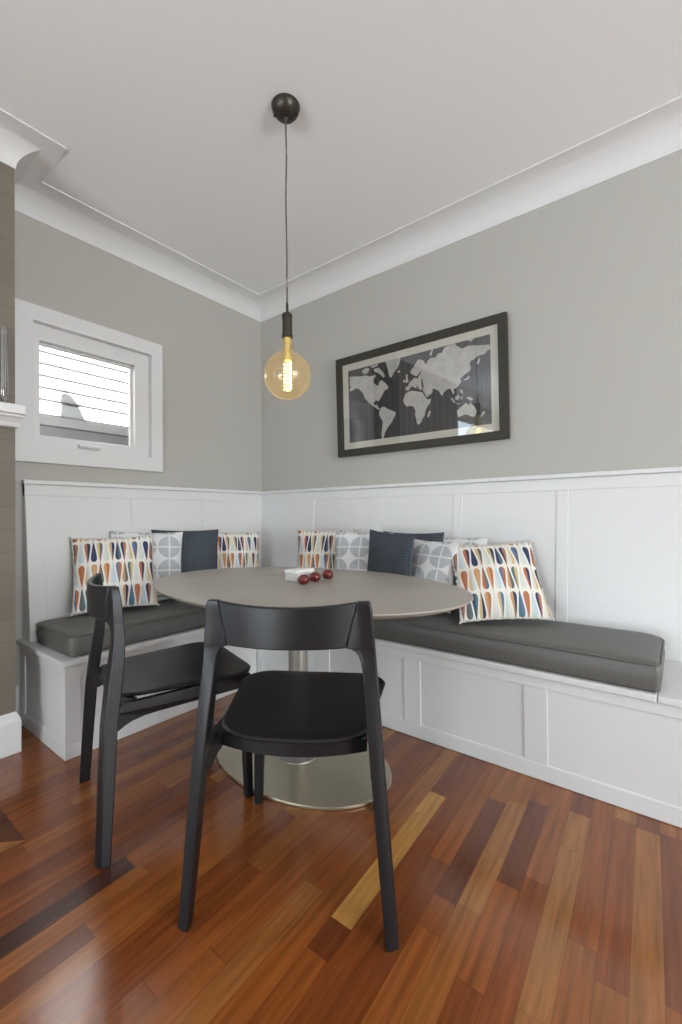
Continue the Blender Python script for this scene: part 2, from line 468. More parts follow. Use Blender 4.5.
# ------------------------------------------------------------------ small window
win = bpy.data.objects.new('window_1', None); COL.objects.link(win); win.location = (0, -1.28, 1.76)
struct(win, 'small white awning window set in the left wall')
def wpart(name, bm, m, bev=0.0):
    for v in bm.verts: v.co -= Vector((0, -1.28, 1.76))
    o = obj(name, bm, m, win)
    if bev: bevel(o, bev)
    return o
def ring_yz(bm, x0, x1, yo0, yo1, zo0, zo1, yi0, yi1, zi0, zi1, xi=None):
    """rectangular frame in the y-z plane between x0 (outside) and x1 (room side)"""
    xi = x1 if xi is None else xi
    def R(x, a, b, c, d): return [(x, a, c), (x, b, c), (x, b, d), (x, a, d)]
    rings = [R(x0, yo0, yo1, zo0, zo1), R(x1, yo0, yo1, zo0, zo1), R(xi, yi0, yi1, zi0, zi1), R(x0, yi0, yi1, zi0, zi1)]
    rings.append(rings[0])
    loft(bm, rings, cap=False)
    bmesh.ops.remove_doubles(bm, verts=bm.verts, dist=1e-6)
    return bm
bm = bmesh.new(); ring_yz(bm, 0.001, 0.022, -1.683, -0.874, 1.343, 2.176, WY0+0.014, WY1-0.014, WZ0+0.014, WZ1-0.014)
wpart('casing', bm, MT['white'], 0.003)
bm = bmesh.new(); ring_yz(bm, -0.15, -0.001, WY0+0.0005, WY1-0.0005, WZ0+0.0005, WZ1-0.0005, WY0+0.016, WY1-0.016, WZ0+0.016, WZ1-0.016)
wpart('jamb_lining', bm, MT['white'])
GY0, GY1, GZ0, GZ1 = -1.556, -1.047, 1.494, 2.000
bm = bmesh.new(); ring_yz(bm, -0.075, -0.009, WY0+0.0162, WY1-0.0162, WZ0+0.0162, WZ1-0.0162, GY0-0.004, GY1+0.004, GZ0-0.004, GZ1+0.004)
ring_yz(bm, -0.074, -0.048, GY0-0.006, GY1+0.006, GZ0-0.006, GZ1+0.006, GY0+0.006, GY1-0.006, GZ0+0.006, GZ1-0.006)
wpart('sash', bm, MT['white'], 0.002)
wpart('pane', B(-0.062, -0.058, GY0, GY1, GZ0, GZ1), MT['pane'])
bm = bmesh.new()
prism(bm, [(-0.0085, 0.0), (0.014, 0.0), (0.020, 0.010), (0.020, 0.016), (-0.0085, 0.020)], lambda a, z: (a, -1.375, 1.446+z), lambda a, z: (a, -1.258, 1.446+z))
wpart('latch', bm, MT['white'], 0.003)

# ------------------------------------------------------------------ outside the window: the neighbour's weatherboard wall
bm = bmesh.new()
EX = -2.4
z = 2.108
for kk in range(40):
    bz = 0.122
    lo = z + (0.036 if kk else 0.0)
    prism(bm, [(-0.02, lo), (0.024, lo), (0.012, z+bz), (-0.02, z+bz)], lambda a, c: (EX+a, -4.0, c), lambda a, c: (EX+a, 2.5, c))
    z += bz
nb = struct(obj('wall_outside', bm, MT['ext']), 'sunlit white weatherboard wall of the house next door seen through the window')
obj('lap_shade_backing', B(EX-0.05, EX-0.021, -4.0, 2.5, 1.9, 7.0), MT['ext_dark'], nb)  # dark colour behind the open gaps stands in for shade under the laps
obj('base_board', B(EX-0.02, EX+0.012, -4.0, 2.5, 2.0, 2.096), MT['ext_pale'], nb)
obj('shadow_gap', B(EX-0.02, EX-0.004, -4.0, 2.5, 1.978, 2.0), MT['ext_dark'], nb)
obj('foundation', B(EX-0.03, EX+0.03, -4.0, 2.5, -0.5, 1.978), MT['ground'], nb)
struct(obj('floor_outside', B(EX, -0.2, -4.0, 2.5, -0.55, -0.5), MT['ground']))
# an unseen wall added on the other side of the house keeps the low sun out of the room
struct(obj('sun_block_wall', B(10.2, 10.4, -16.0, 6.0, -0.5, 5.0), MT['ext_grey']))
# unseen stack added above the roof, shaped so its shadow falls on the neighbour's boards
bm = bmesh.new()
CYY = -1.93
loft(bm, [[(0.1-w, CYY-w*0.4+q, zz), (0.1+w, CYY-w*0.4+q, zz), (0.1+w, CYY+w+q, zz), (0.1-w, CYY+w+q, zz)] for zz, w, q in ((ZC+0.15, 0.13, 0.03), (3.05, 0.10, 0.01), (3.20, 0.07, -0.02), (3.27, 0.035, -0.03))])
struct(obj('shadow_stack', bm, MT['tile']))

# ------------------------------------------------------------------ wainscot (raked backrest panelling) on both walls
def wains(name, start, end, along, stiles):
    """along 'x': on the wall y=0 (depth goes to -y); along 'y': on the wall x=0 (depth goes to +x)"""
    t = bpy.data.objects.new(name, None); COL.objects.link(t)
    def m(a, d, z): return (a, -d, z) if along == 'x' else (d, a, z)
    def dep(z): return 0.118 - (z-0.42)/(1.226-0.42)*0.082
    def slab(a0, a1, z0, z1, extra, back=0.0):
        bm = bmesh.new()
        pts = [(back, z0), (dep(z0)+extra, z0), (dep(z1)+extra, z1), (back, z1)]
        def e(v): return v
        def mit(a, d, edge):   # stop at the other wall's panelling in the room corner
            if along == 'x' and edge == 0 and a < 0.2: return max(a, d)
            if along == 'y' and edge == 1 and a > -0.2: return min(a, -d)
            return a
        prism(bm, pts, lambda d, zz: m(mit(a0, d, 0), d, zz), lambda d, zz: m(mit(a1, d, 1), d, zz))
        return bm
    obj('backing_panel', slab(start, end, 0.40, 1.224, -0.004, 0.001), MT['white'], t)
    bevel(obj('top_rail', slab(start, end, 1.166, 1.2255, 0.0, 0.002), MT['white'], t), 0.0015)
    bevel(obj('cap_rail', slab(start - (0 if along == 'x' else 0.006), end, 1.226, 1.248, 0.016, 0.001), MT['white'], t), 0.004)
    for a0, a1 in stiles:
        bevel(obj('stile', slab(a0, a1, 0.45, 1.1655, 0.0, 0.02), MT['white'], t), 0.003)
    return t
wr = wains('trim_5', 0.0, 3.4, 'x', [(0.555, 0.608), (1.112, 1.166), (1.664, 1.718), (2.204, 2.258), (2.75, 2.804)])
struct(wr, 'white panelled raked backrest along the right wall')
wl = wains('trim_6', -1.643, -0.0, 'y', [(-1.6425, -1.562), (-1.098, -1.058), (-0.60, -0.545)])
struct(wl, 'white panelled raked backrest along the left wall below the window')

# ------------------------------------------------------------------ built-in benches
ST = 0.43          # seat top
FYR = -0.5757      # front plane of the right bench
FXL = 0.583        # front plane of the left bench
YE = -1.657        # open end of the left bench
t = empty('bench', (1.9, FYR, 0), 'long white panelled bench built in along the right wall', 'bench', 'white built-in benches')
def part(name, bm, m, par, bev=0.0015):
    for v in bm.verts: v.co -= par.location
    o = obj(name, bm, m, par)
    if bev: bevel(o, bev)
    return o
XR = 3.4
part('base_panel', B(FXL-0.01, XR, FYR+0.006, FYR+0.03, 0.001, 0.404), MT['white'], t, 0)
part('top_rail', B(FXL+0.002, XR, FYR, FYR+0.02, 0.362, 0.404), MT['white'], t)
part('bottom_rail', B(FXL+0.002, XR, FYR, FYR+0.02, 0.001, 0.067), MT['white'], t, 0.004)
for a0, a1 in ((FXL+0.002, 0.63), (1.085, 1.171), (1.633, 1.719), (2.183, 2.270), (2.735, 2.82)):
    part('stile', B(a0, a1, FYR+0.0003, FYR+0.02, 0.0675, 0.3615), MT['white'], t)
part('seat_top', B(0.0015, 2.619, FYR-0.012, -0.002, 0.4045, ST), MT['white'], t, 0.004)
part('seat_top', B(2.6205, XR, FYR-0.012, -0.002, 0.4045, ST-0.0015), MT['white'], t, 0.004)
t = empty('bench', (FXL, -1.1, 0), 'short white panelled bench with an open end below the window', 'bench', 'white built-in benches')
part('base_panel', B(FXL-0.03, FXL-0.007, YE+0.012, FYR+0.0, 0.001, 0.404), MT['white'], t, 0)
part('top_rail', B(FXL-0.02, FXL, YE, FYR-0.0005, 0.35, 0.404), MT['white'], t)
part('bottom_rail', B(FXL-0.02, FXL, YE, FYR-0.0005, 0.001, 0.067), MT['white'], t)
for a0, a1 in ((YE, -1.593), (-1.16, -1.08), (-0.65, FYR-0.0005)):
    part('stile', B(FXL-0.0205, FXL-0.0002, a0, a1, 0.0675, 0.3495), MT['white'], t)
part('end_panel', B(0.017, FXL-0.031, YE+0.007, YE+0.025, 0.001, 0.404), MT['white'], t, 0)
part('end_rail', B(0.0165, FXL-0.0206, YE, YE+0.02, 0.001, 0.067), MT['white'], t)
part('end_rail', B(0.0165, FXL-0.0206, YE, YE+0.02, 0.357, 0.404), MT['white'], t)
for a0, a1 in ((0.0165, 0.079), (0.366, FXL-0.0206)):
    part('stile', B(a0, a1, YE+0.0003, YE+0.02, 0.0675, 0.3565), MT['white'], t)
part('seat_top', B(0.0015, FXL+0.012, YE-0.014, FYR-0.0125, 0.4045, ST), MT['white'], t, 0.004)

# ------------------------------------------------------------------ long seat cushions
def cushion(x0, x1, y0, y1, z0, h, rad, label, seam_face):
    """rounded rectangular pad: plan outline with corner radii, lofted over a soft profile"""
    cx, cy = (x0+x1)/2, (y0+y1)/2
    t = empty('seat_cushion', (cx, cy, z0), label, 'cushion', 'charcoal bench cushions')
    def outline(ins, n=8):
        pts = []
        for (sx, sy, r), a0 in zip(((x1, y1, rad[0]), (x0, y1, rad[1]), (x0, y0, rad[2]), (x1, y0, rad[3])), (0, 90, 180, 270)):
            r2 = max(r - ins, 0.008)
            ccx = sx - math.copysign(r2+ins, sx-cx); ccy = sy - math.copysign(r2+ins, sy-cy)
            for i in range(n+1):
                a = math.radians(a0 + 90*i/n)
                pts.append((ccx - cx + r2*math.cos(a), ccy - cy + r2*math.sin(a)))
        # subdivide the long sides so that they can sag and wrinkle
        out = []
        for i, p in enumerate(pts):
            q = pts[(i+1) % len(pts)]
            out.append(p)
            if i % (n+1) == n:
                m = int(len_div)
                for j in range(1, m): out.append((p[0]+(q[0]-p[0])*j/m, p[1]+(q[1]-p[1])*j/m))
        return out
    len_div = 24
    rings = []
    prof = [(0.012, 0.0), (0.002, 0.006), (0.0, 0.02), (-0.004, h*0.5), (0.0, h-0.02), (0.004, h-0.006), (0.012, h-0.001), (0.05, h+0.002), (0.10, h+0.004), (0.16, h+0.005)]
    for ins, z in prof:
        rings.append([(a, b, z) for a, b in outline(ins)])
    bm = bmesh.new(); vr = loft(bm, rings)
    rnd = random.Random(3)
    from mathutils import noise
    for v in bm.verts:
        n = noise.noise(Vector((v.co.x*6+cx, v.co.y*6, v.co.z*14)))
        if v.co.z > 0.01:
            v.co.z += 0.003*n
            v.co.x += 0.002*n; v.co.y += 0.002*noise.noise(Vector((v.co.x*9, v.co.y*9+5, v.co.z*20)))
    obj('pad', bm, MT['cush'], t, auto=0.9)
    bm = bmesh.new()
    pth = [(a, b, h-0.008) for a, b in outline(-0.001)]
    pth.append(pth[0]); pth.append(pth[1])
    tube(bm, pth, 0.003, 6)
    obj('piping', bm, MT['cush'], t, smooth=True)
    return t
cushion(0.125, 2.630, FYR+0.002, -0.122, ST+0.001, 0.105, (0.09, 0.03, 0.03, 0.02), 'long charcoal seat cushion on the right wall bench', 'y')
cushion(0.125, FXL-0.012, -1.630, FYR-0.008, ST+0.001, 0.100, (0.03, 0.03, 0.05, 0.04), 'short charcoal seat cushion on the bench below the window', 'x')

# ------------------------------------------------------------------ scatter pillows
def pillow_mesh(s, T, seed, fabric, n=26):
    from mathutils import noise
    bm = bmesh.new(); uvl = bm.loops.layers.uv.new('UVMap')
    def outl(u, v):
        x = u*(1-0.055*(1-v*v)**1.0) ; z = v*(1-0.055*(1-u*u)**1.0)
        return x*s/2, z*s/2
    def th(u, v):
        return T/2*max(0.0, (1-abs(u)**2.2))**0.62*max(0.0, (1-abs(v)**2.2))**0.62
    F = {}; Bk = {}
    for i in range(n+1):
        for j in range(n+1):
            u = math.sin((i/n-0.5)*PI*0.94)/math.sin(0.47*PI); v = math.sin((j/n-0.5)*PI*0.94)/math.sin(0.47*PI)
            x, z = outl(u, v); d = th(u, v)
            w = 0.007*noise.noise(Vector((x*11+seed, z*11, seed*1.7)))*min(1, d/(T/2)*2.5)
            edge = i in (0, n) or j in (0, n)
            w2 = 0.004*noise.noise(Vector((x*40, z*40, seed))) if edge else 0
            F[i, j] = bm.verts.new((x, -d - w + w2, z))
            Bk[i, j] = F[i, j] if edge else bm.verts.new((x, d*0.9, z))
    for i in range(n):
        for j in range(n):
            for G, rev in ((F, False), (Bk, True)):
                vs_ = [G[i, j], G[i+1, j], G[i+1, j+1], G[i, j+1]]
                f = bm.faces.new(vs_[::-1] if rev else vs_)
                f.smooth = True
                f.material_index = 1 if rev else 0
                for l in f.loops:
                    for key, vv in (((i, j), G[i, j]), ((i+1, j), G[i+1, j]), ((i+1, j+1), G[i+1, j+1]), ((i, j+1), G[i, j+1])):
                        if l.vert is vv:
                            l[uvl].uv = (vv.co.x/s+0.5, vv.co.z/s+0.5)
    me = bpy.data.meshes.new('pillow'); bm.to_mesh(me); bm.free()
    me.materials.append(fabric[0]); me.materials.append(fabric[1])
    edge = []
    for i in range(n): edge.append(F and (i, 0))
    return me
def pillow_edge(s, seed):
    """tufted seam around a pillow"""
    rnd = random.Random(seed); bm = bmesh.new(); path = []; n = 26
    def outl(u, v): return Vector((u*(1-0.055*(1-v*v))*s/2, 0, v*(1-0.055*(1-u*u))*s/2))
    per = [(-1+2*i/n, -1) for i in range(n)] + [(1, -1+2*i/n) for i in range(n)] + [(1-2*i/n, 1) for i in range(n)] + [(-1, 1-2*i/n) for i in range(n)]
    pts = [outl(*p)*1.004 + Vector((0, rnd.uniform(-.003, .003), 0)) for p in per]
    pts += pts[:2]
    tube(bm, pts, [0.003 + 0.0035*(i % 2) for i in range(len(pts))], 6)
    for cx, cz in ((-1, -1), (1, -1), (1, 1), (-1, 1)):
        p = outl(cx, cz)
        tube(bm, [p*0.97, p*1.02, p*1.05], [0.006, 0.008, 0.003], 6)
    return bm
KIND = {'d': (('drops', 'linen'), 'patterned_pillow'), 'c': (('circles', 'circles'), 'grey_pillow'), 'k': (('knit', 'knit'), 'dark_pillow')}
PZ = 0.555
PIL = [  # x, y, yaw, lean, roll, size, kind, label
 (0.288, -1.298, 1.197, 0.340, -0.015, 0.405, 'd', 'teardrop patterned pillow nearest the open end of the window bench'),
 (0.196, -1.081, 1.205, 0.131, 0.035, 0.406, 'c', 'grey circle print pillow behind the patterned one at the window bench end'),
 (0.200, -0.823, 1.117, 0.129, 0.016, 0.414, 'k', 'dark charcoal pillow on the window bench, left of the room corner'),
 (0.209, -0.444, 1.279, 0.127, 0.046, 0.378, 'd', 'teardrop patterned pillow left of the corner, half hidden by the dark pillow'),
 (0.855, -0.229, 0.434, 0.136, -0.003, 0.402, 'd', 'teardrop patterned pillow right of the corner, leftmost on the right wall bench'),
 (1.194, -0.271, 0.332, 0.152, 0.0, 0.398, 'c', 'grey circle print pillow between patterned corner pillow and slate blue pillow'),
 (1.397, -0.340, -0.351, 0.039, 0.045, 0.396, 'k', 'slate blue knit pillow in front, at the middle of the right wall bench'),
 (1.607, -0.315, -0.264, 0.166, 0.028, 0.362, 'c', 'grey circle print pillow right of the slate blue knit pillow'),
 (1.458, -0.205, -0.003, 0.123, 0.0, 0.401, 'k', 'dark pillow mostly hidden, only its top corner showing behind the grey one'),
 (1.698, -0.174, -0.006, 0.142, 0.001, 0.378, 'c', 'grey circle print pillow at the back, behind the large patterned pillow'),
 (2.055, -0.375, 0.53, 0.597, -0.059, 0.405, 'd', 'large teardrop patterned pillow at the right end of the row'),
]
for i, (x, y, yaw, lean, roll, s, kd, lab) in enumerate(PIL):
    (fa, nm) = KIND[kd]
    me = pillow_mesh(s, 0.125, i*3.1+1, (MT[fa[0]], MT[fa[1]]))
    Rm = Matrix.Rotation(yaw, 4, 'Z') @ Matrix.Rotation(-lean, 4, 'X') @ Matrix.Rotation(roll, 4, 'Y')
    Rm = Rm @ Matrix.Translation((0, 0, s/2))
    zmin = min((Rm @ v.co).z for v in me.vertices)
    o = link(nm, me); o.matrix_world = Matrix.Translation((x, y, PZ - zmin)) @ Rm
    tag(o, lab, 'pillow', 'scatter pillows on the benches')
    if kd == 'd':
        obj('tufted_edge', pillow_edge(s, i), MT['linen'], o, smooth=True)

# ------------------------------------------------------------------ oval pedestal table
TX, TY, TZ = 1.365, -1.024, 0.757
t = empty('dining_table', (TX, TY, 0), 'oval taupe pedestal table on a flat champagne metal base', 'table')
bm = bmesh.new()
A_, B_ = 0.763, 0.511
prof = [(0.40, TZ-0.032), (0.86, TZ-0.030), (0.955, TZ-0.022), (0.992, TZ-0.010), (1.0, TZ-0.005), (0.998, TZ-0.001), (0.992, TZ), (0.5, TZ)]
rings = []
for r, z in prof: rings.append([(A_*r*math.cos(2*PI*i/128), B_*r*math.sin(2*PI*i/128), z) for i in range(128)])
loft(bm, rings); obj('tabletop', bm, MT['table'], t, auto=0.6)
bm = bmesh.new()
lathe(bm, [(0.14, TZ-0.036), (0.14, TZ-0.030)], 40); lathe(bm, [(0.042, 0.016), (0.042, TZ-0.033)], 40)
lathe(bm, [(0.085, 0.011), (0.083, 0.018), (0.042, 0.024)], 40)
obj('post', bm, MT['steel'], t, auto=0.6)
bm = bmesh.new()
rings = []
for r, z in [(0.99, 0.0005), (1.0, 0.003), (1.0, 0.009), (0.992, 0.012), (0.5, 0.013), (0.1, 0.0132)]:
    rings.append([(0.437*r*math.cos(2*PI*i/128), 0.286*r*math.sin(2*PI*i/128), z) for i in range(128)])
loft(bm, rings); obj('base', bm, MT['metal'], t, auto=0.6)

# ------------------------------------------------------------------ chairs
SZ = 0.474
def ypan(x): return 0.050 - 0.056*(1-(x/0.21)**2)
def make_chair():
    t = empty('dining_chair', (1.8955, -1.6335, 0.0006), 'black wooden dining chair in front, its curved back to the viewer', 'chair', 'black dining chairs', math.atan2(0.51952, 0.85446) + 0.008)
    # rear legs carry the backrest
    sec = [ # z, xo, xi, yo, yi, do, di
      (0.0, .281, .249, .000, .000, .034, .034), (0.20, .266, .232, .011, .011, .038, .038), (0.40, .251, .216, .022, .022, .041, .041),
      (0.52, .242, .206, .036, .036, .042, .042), (0.60, .236, .199, .046, .046, .039, .039), (0.650, .232, .195, .051, .050, .036, .034),
      (0.675, .230, .191, .052, .048, .034, .030), (0.690, .229, .186, .052, .045, .032, .026), (0.700, .2285, .179, .052, .041, .031, .023),
      (0.707, .228, .171, .0515, .036, .031, .020), (0.711, .2275, .163, .051, .031, .031, .019), (0.7135, .2275, .155, .051, .0245, .031, .018),
      (0.75, .225, .164, .050, .0285, .029, .018), (0.79, .222, .174, .047, .0345, .026, .018),
      (0.818, .219, .181, .044, .039, .024, .018), (0.829, .214, .183, .0435, .0395, .022, .017)]
    for sg in (-1, 1):
        bm = bmesh.new(); rings = []
        for z, xo, xi, yo, yi, do, di in sec:
            base = 0.5*(xo + 0.035 + xo) - 0.0175 - 0.033
            xm = max(xi + 0.004, min(xo - 0.033, 0.199 - 0.06*max(0, z-0.65)) if z > 0.6 else xi + 0.004)
            tw = 0.007*min(1.0, max(0.0, (0.75-z)/0.2))         # the leg's back face is turned outwards
            ym = yo - 0.001 if xm > xi + 0.005 else yi
            dm = do - 0.004 if xm > xi + 0.005 else di
            rings.append([(sg*xo, yo+tw-do/2, z), (sg*xo, yo+tw*0.4+do/2, z), (sg*xm, ym+dm/2-tw*0.3, z), (sg*xi, yi+di/2-tw*0.3, z), (sg*xi, yi-di/2-tw*0.6, z), (sg*xm, ym-dm/2-tw*0.6, z)])
        loft(bm, rings)
        bevel(obj('rear_leg', bm, MT['black_wood'], t, auto=0.55), 0.004, 2, 0.9)
    # curved backrest board between them
    bm = bmesh.new(); rings = []
    n = 20
    for i in range(n+1):
        u = -1 + 2*i/n
        xb, xt = u*0.1555, u*0.1838
        r = []
        for z, x in ((0.714, xb), (0.820 + 0.008*u*u, xt)):
            yy = ypan(x)
            if z > 0.7: yy -= 0.004*0
            r.append((x, yy-0.0088, z)); r.append((x, yy+0.0088, z))
        r[2], r[3] = r[3], r[2]
        rings.append(r)
    loft(bm, rings)
    bevel(obj('backrest', bm, MT['black_wood'], t, auto=0.5), 0.004, 2, 0.9)
    # seat
    def seat_outline(ins=0.0):
        pts = []
        fw, ft, r = 0.250-ins, 0.521-ins, 0.10
        for i in range(9):   # front right corner
            a = i/8*PI/2
            pts.append((fw-r+r*math.cos(a), ft-r+r*math.sin(a)))
        pts += [(-x, y) for x, y in pts[::-1]]
        for i in range(1, 25):  # broad rounded back
            a = PI + PI*i/25
            ca, sa = math.cos(a), math.sin(a)
            x = (0.216-ins)*math.copysign(abs(ca)**0.62, ca); y = 0.20 - (0.172-ins)*abs(sa)**0.62
            pts.append((x, y))
        return pts
    bm = bmesh.new(); rings = []
    for ins, z in ((0.012, SZ-0.016), (0.002, SZ-0.012), (0.0, SZ-0.005), (0.004, SZ-0.0005), (0.008, SZ)):
        rings.append([(x, y, z + 0.006*((x/0.24)**2) - 0.002) for x, y in seat_outline(ins)])
    for q in (0.85, 0.65, 0.4, 0.15):
        rings.append([(x*q, 0.30+(y-0.30)*q, SZ - 0.002 + 0.006*((x*q/0.24)**2) - 0.004*(1-q)) for x, y in seat_outline(0.008)])
    loft(bm, rings)
    obj('seat', bm, MT['black_wood'], t, auto=0.9)
    # side rails that sweep down into the rear legs
    RT = 0.457
    for sg in (-1, 1):
        prf = [(0.500, RT), (0.500, 0.408), (0.30, 0.406), (0.17, 0.405), (0.125, 0.403), (0.09, 0.397), (0.066, 0.388), (0.046, 0.376), (0.030, 0.376), (0.030, 0.435), (0.06, RT)]
        def xr(y): return 0.232 - 0.010*min(1, max(0, (y-0.03)/0.1)) - 0.018*max(0, (y-0.13)/0.4)
        bm = bmesh.new()
        prism(bm, prf, lambda y, z, s=sg: (s*(xr(y)+0.006), y, z), lambda y, z, s=sg: (s*(xr(y)-0.018), y, z))
        bevel(obj('side_rail', bm, MT['black_wood'], t), 0.003, 2, 0.9)
        bm = bmesh.new()
        loft(bm, [[(sg*(x-w), y-w, z), (sg*(x+w), y-w, z), (sg*(x+w), y+w, z), (sg*(x-w), y+w, z)] for x, y, z, w in ((0.217, 0.489, 0.0, 0.014), (0.210, 0.484, 0.25, 0.017), (0.205, 0.480, 0.458, 0.019))])
        bevel(obj('front_leg', bm, MT['black_wood'], t), 0.004, 2, 0.9)
    # curved back apron and straight front apron
    bm = bmesh.new(); rings = []
    for i in range(17):
        u = -1+2*i/16; x = u*0.202; y = 0.098 - 0.046*(1-u*u)
        rings.append([(x, y-0.011, 0.420), (x, y+0.011, 0.420), (x, y+0.011, RT+0.002), (x, y-0.011, RT+0.002)])
    loft(bm, rings); bevel(obj('rear_apron', bm, MT['black_wood'], t, auto=0.6), 0.002, 2, 0.9)
    bm = B(-0.19, 0.19, 0.470, 0.492, 0.405, RT)
    bevel(obj('front_apron', bm, MT['black_wood'], t), 0.002, 2, 0.9)
    return t
chair = make_chair()
c2 = chair.copy(); COL.objects.link(c2)
for ch in list(chair.children):
    q = ch.copy(); COL.objects.link(q); q.parent = c2
c2.location = (1.048, -1.7375, 0.0006); c2.rotation_euler = (0, 0, math.atan2(-0.28838, 0.95751))
c2['label'] = 'black wooden dining chair on the left, beside the open end of the window bench'

# ------------------------------------------------------------------ pendant lamp
PX, PY = 1.412, -1.124
t = empty('pendant_light', (PX, PY, ZC), 'dark bronze pendant with a large amber globe bulb hanging over the table', 'lamp')
bm = bmesh.new()
lathe(bm, [(0.058, -0.0005), (0.0595, -0.004), (0.057, -0.014), (0.051, -0.028), (0.041, -0.040), (0.026, -0.049), (0.010, -0.053), (0.006, -0.062), (0.003, -0.066)], 40)
obj('canopy', bm, MT['bronze'], t, auto=0.8)
for a in (0.6, 0.6+PI):
    bm = bmesh.new()
    lathe(bm, [(0.002, -0.030), (0.005, -0.031), (0.005, -0.040), (0.002, -0.041)], 10, 0.046*math.cos(a), 0.046*math.sin(a))
    obj('screw', bm, MT['bronze'], t)
bm = bmesh.new()
zs = 1.890 - ZC
path = [(0.0025*math.sin(k*0.55)*math.sin(PI*k/16), 0.002*math.sin(k*0.8)*math.sin(PI*k/16), -0.062 + (zs+0.062)*k/16) for k in range(17)]
tube(bm, path, 0.0034, 8); obj('cord', bm, MT['cord'], t, smooth=True)
bm = bmesh.new(); lathe(bm, [(0.004, zs+0.045), (0.0055, zs+0.035), (0.006, zs), (0.006, zs-0.01)], 16)
lathe(bm, [(0.008, zs+0.002), (0.019, zs-0.003), (0.0225, zs-0.012), (0.0225, zs-0.018), (0.0205, zs-0.020), (0.0205, zs-0.088), (0.0225, zs-0.090), (0.0225, zs-0.102), (0.018, zs-0.102)], 28)
obj('lamp_holder', bm, MT['bronze'], t, auto=0.6)
zb = 1.630 - ZC       # bulb centre
bm = bmesh.new()
pr = [(0.017, zs-0.100), (0.0185, zs-0.112), (0.023, zs-0.125), (0.026, zs-0.135), (0.025, zs-0.145), (0.032, zb+0.090)]
R_ = 0.0985
for i in range(17):
    a = math.radians(66 - i*(66+90)/16)
    pr.append((max(0.0015, R_*math.cos(a)), zb + R_*math.sin(a)))
lathe(bm, pr, 48, cap=False)
bulb = obj('bulb', bm, MT['amber'], t, smooth=True)
bm = bmesh.new(); lathe(bm, [(0.004, zs-0.100), (0.015, zs-0.103), (0.015, zs-0.128), (0.011, zs-0.133), (0.011, zs-0.150), (0.014, zb+0.062), (0.005, zb+0.058)], 20)
obj('screw_cap', bm, MT['brasscap'], bulb, auto=0.6)
bm = bmesh.new(); path = []
for i in range(8*14+1):
    a = i/14*2*PI
    path.append((0.0145*math.cos(a), 0.0145*math.sin(a), zb + 0.055 - 0.118*i/(8*14)))
tube(bm, path, 0.0028, 6); obj('filament', bm, MT['filament'], bulb, smooth=True)
bm = bmesh.new(); lathe(bm, [(0.003, zb+0.06), (0.003, zb-0.066)], 8)
obj('filament_stem', bm, MT['brasscap'], bulb)

# ------------------------------------------------------------------ framed world map
pt = empty('picture_frame', (1.397, -0.006, 1.790), 'dark framed world map print hanging above the right wall bench', 'picture')
TILT = math.radians(1.6)
pt.rotation_euler = (TILT, 0, 0)      # leans forward from the wall at its top
HW, HH = 0.577, 0.336
FWID = 0.047
def rect_ring(bm, hw, hh, w, y0, y1):
    rings = []
    def R(a, b, y): return [(-a, y, -b), (a, y, -b), (a, y, b), (-a, y, b)]
    rs = [R(hw, hh, y0), R(hw, hh, y1), R(hw-w, hh-w, y1), R(hw-w, hh-w, y0)]; rs.append(rs[0])
    loft(bm, rs, cap=False); bmesh.ops.remove_doubles(bm, verts=bm.verts, dist=1e-6)
    return bm
bm = bmesh.new(); rect_ring(bm, HW, HH, FWID, -0.012, -0.042)
bevel(obj('frame', bm, MT['frame'], pt), 0.002)
MW = 0.045
bm = bmesh.new(); rect_ring(bm, HW-FWID+0.004, HH-FWID+0.004, MW+0.004, -0.020, -0.0245)
obj('mount', bm, MT['mat'], pt)
PW, PH = HW-FWID-MW+0.004, HH-FWID-MW+0.004
mp = obj('map_print', B(-PW, PW, -0.0215, -0.019, -PH, PH), MT['sea'], pt)
obj('glass', B(-(HW-FWID), HW-FWID, -0.0325, -0.0305, -(HH-FWID), HH-FWID), MT['picglass'], pt)
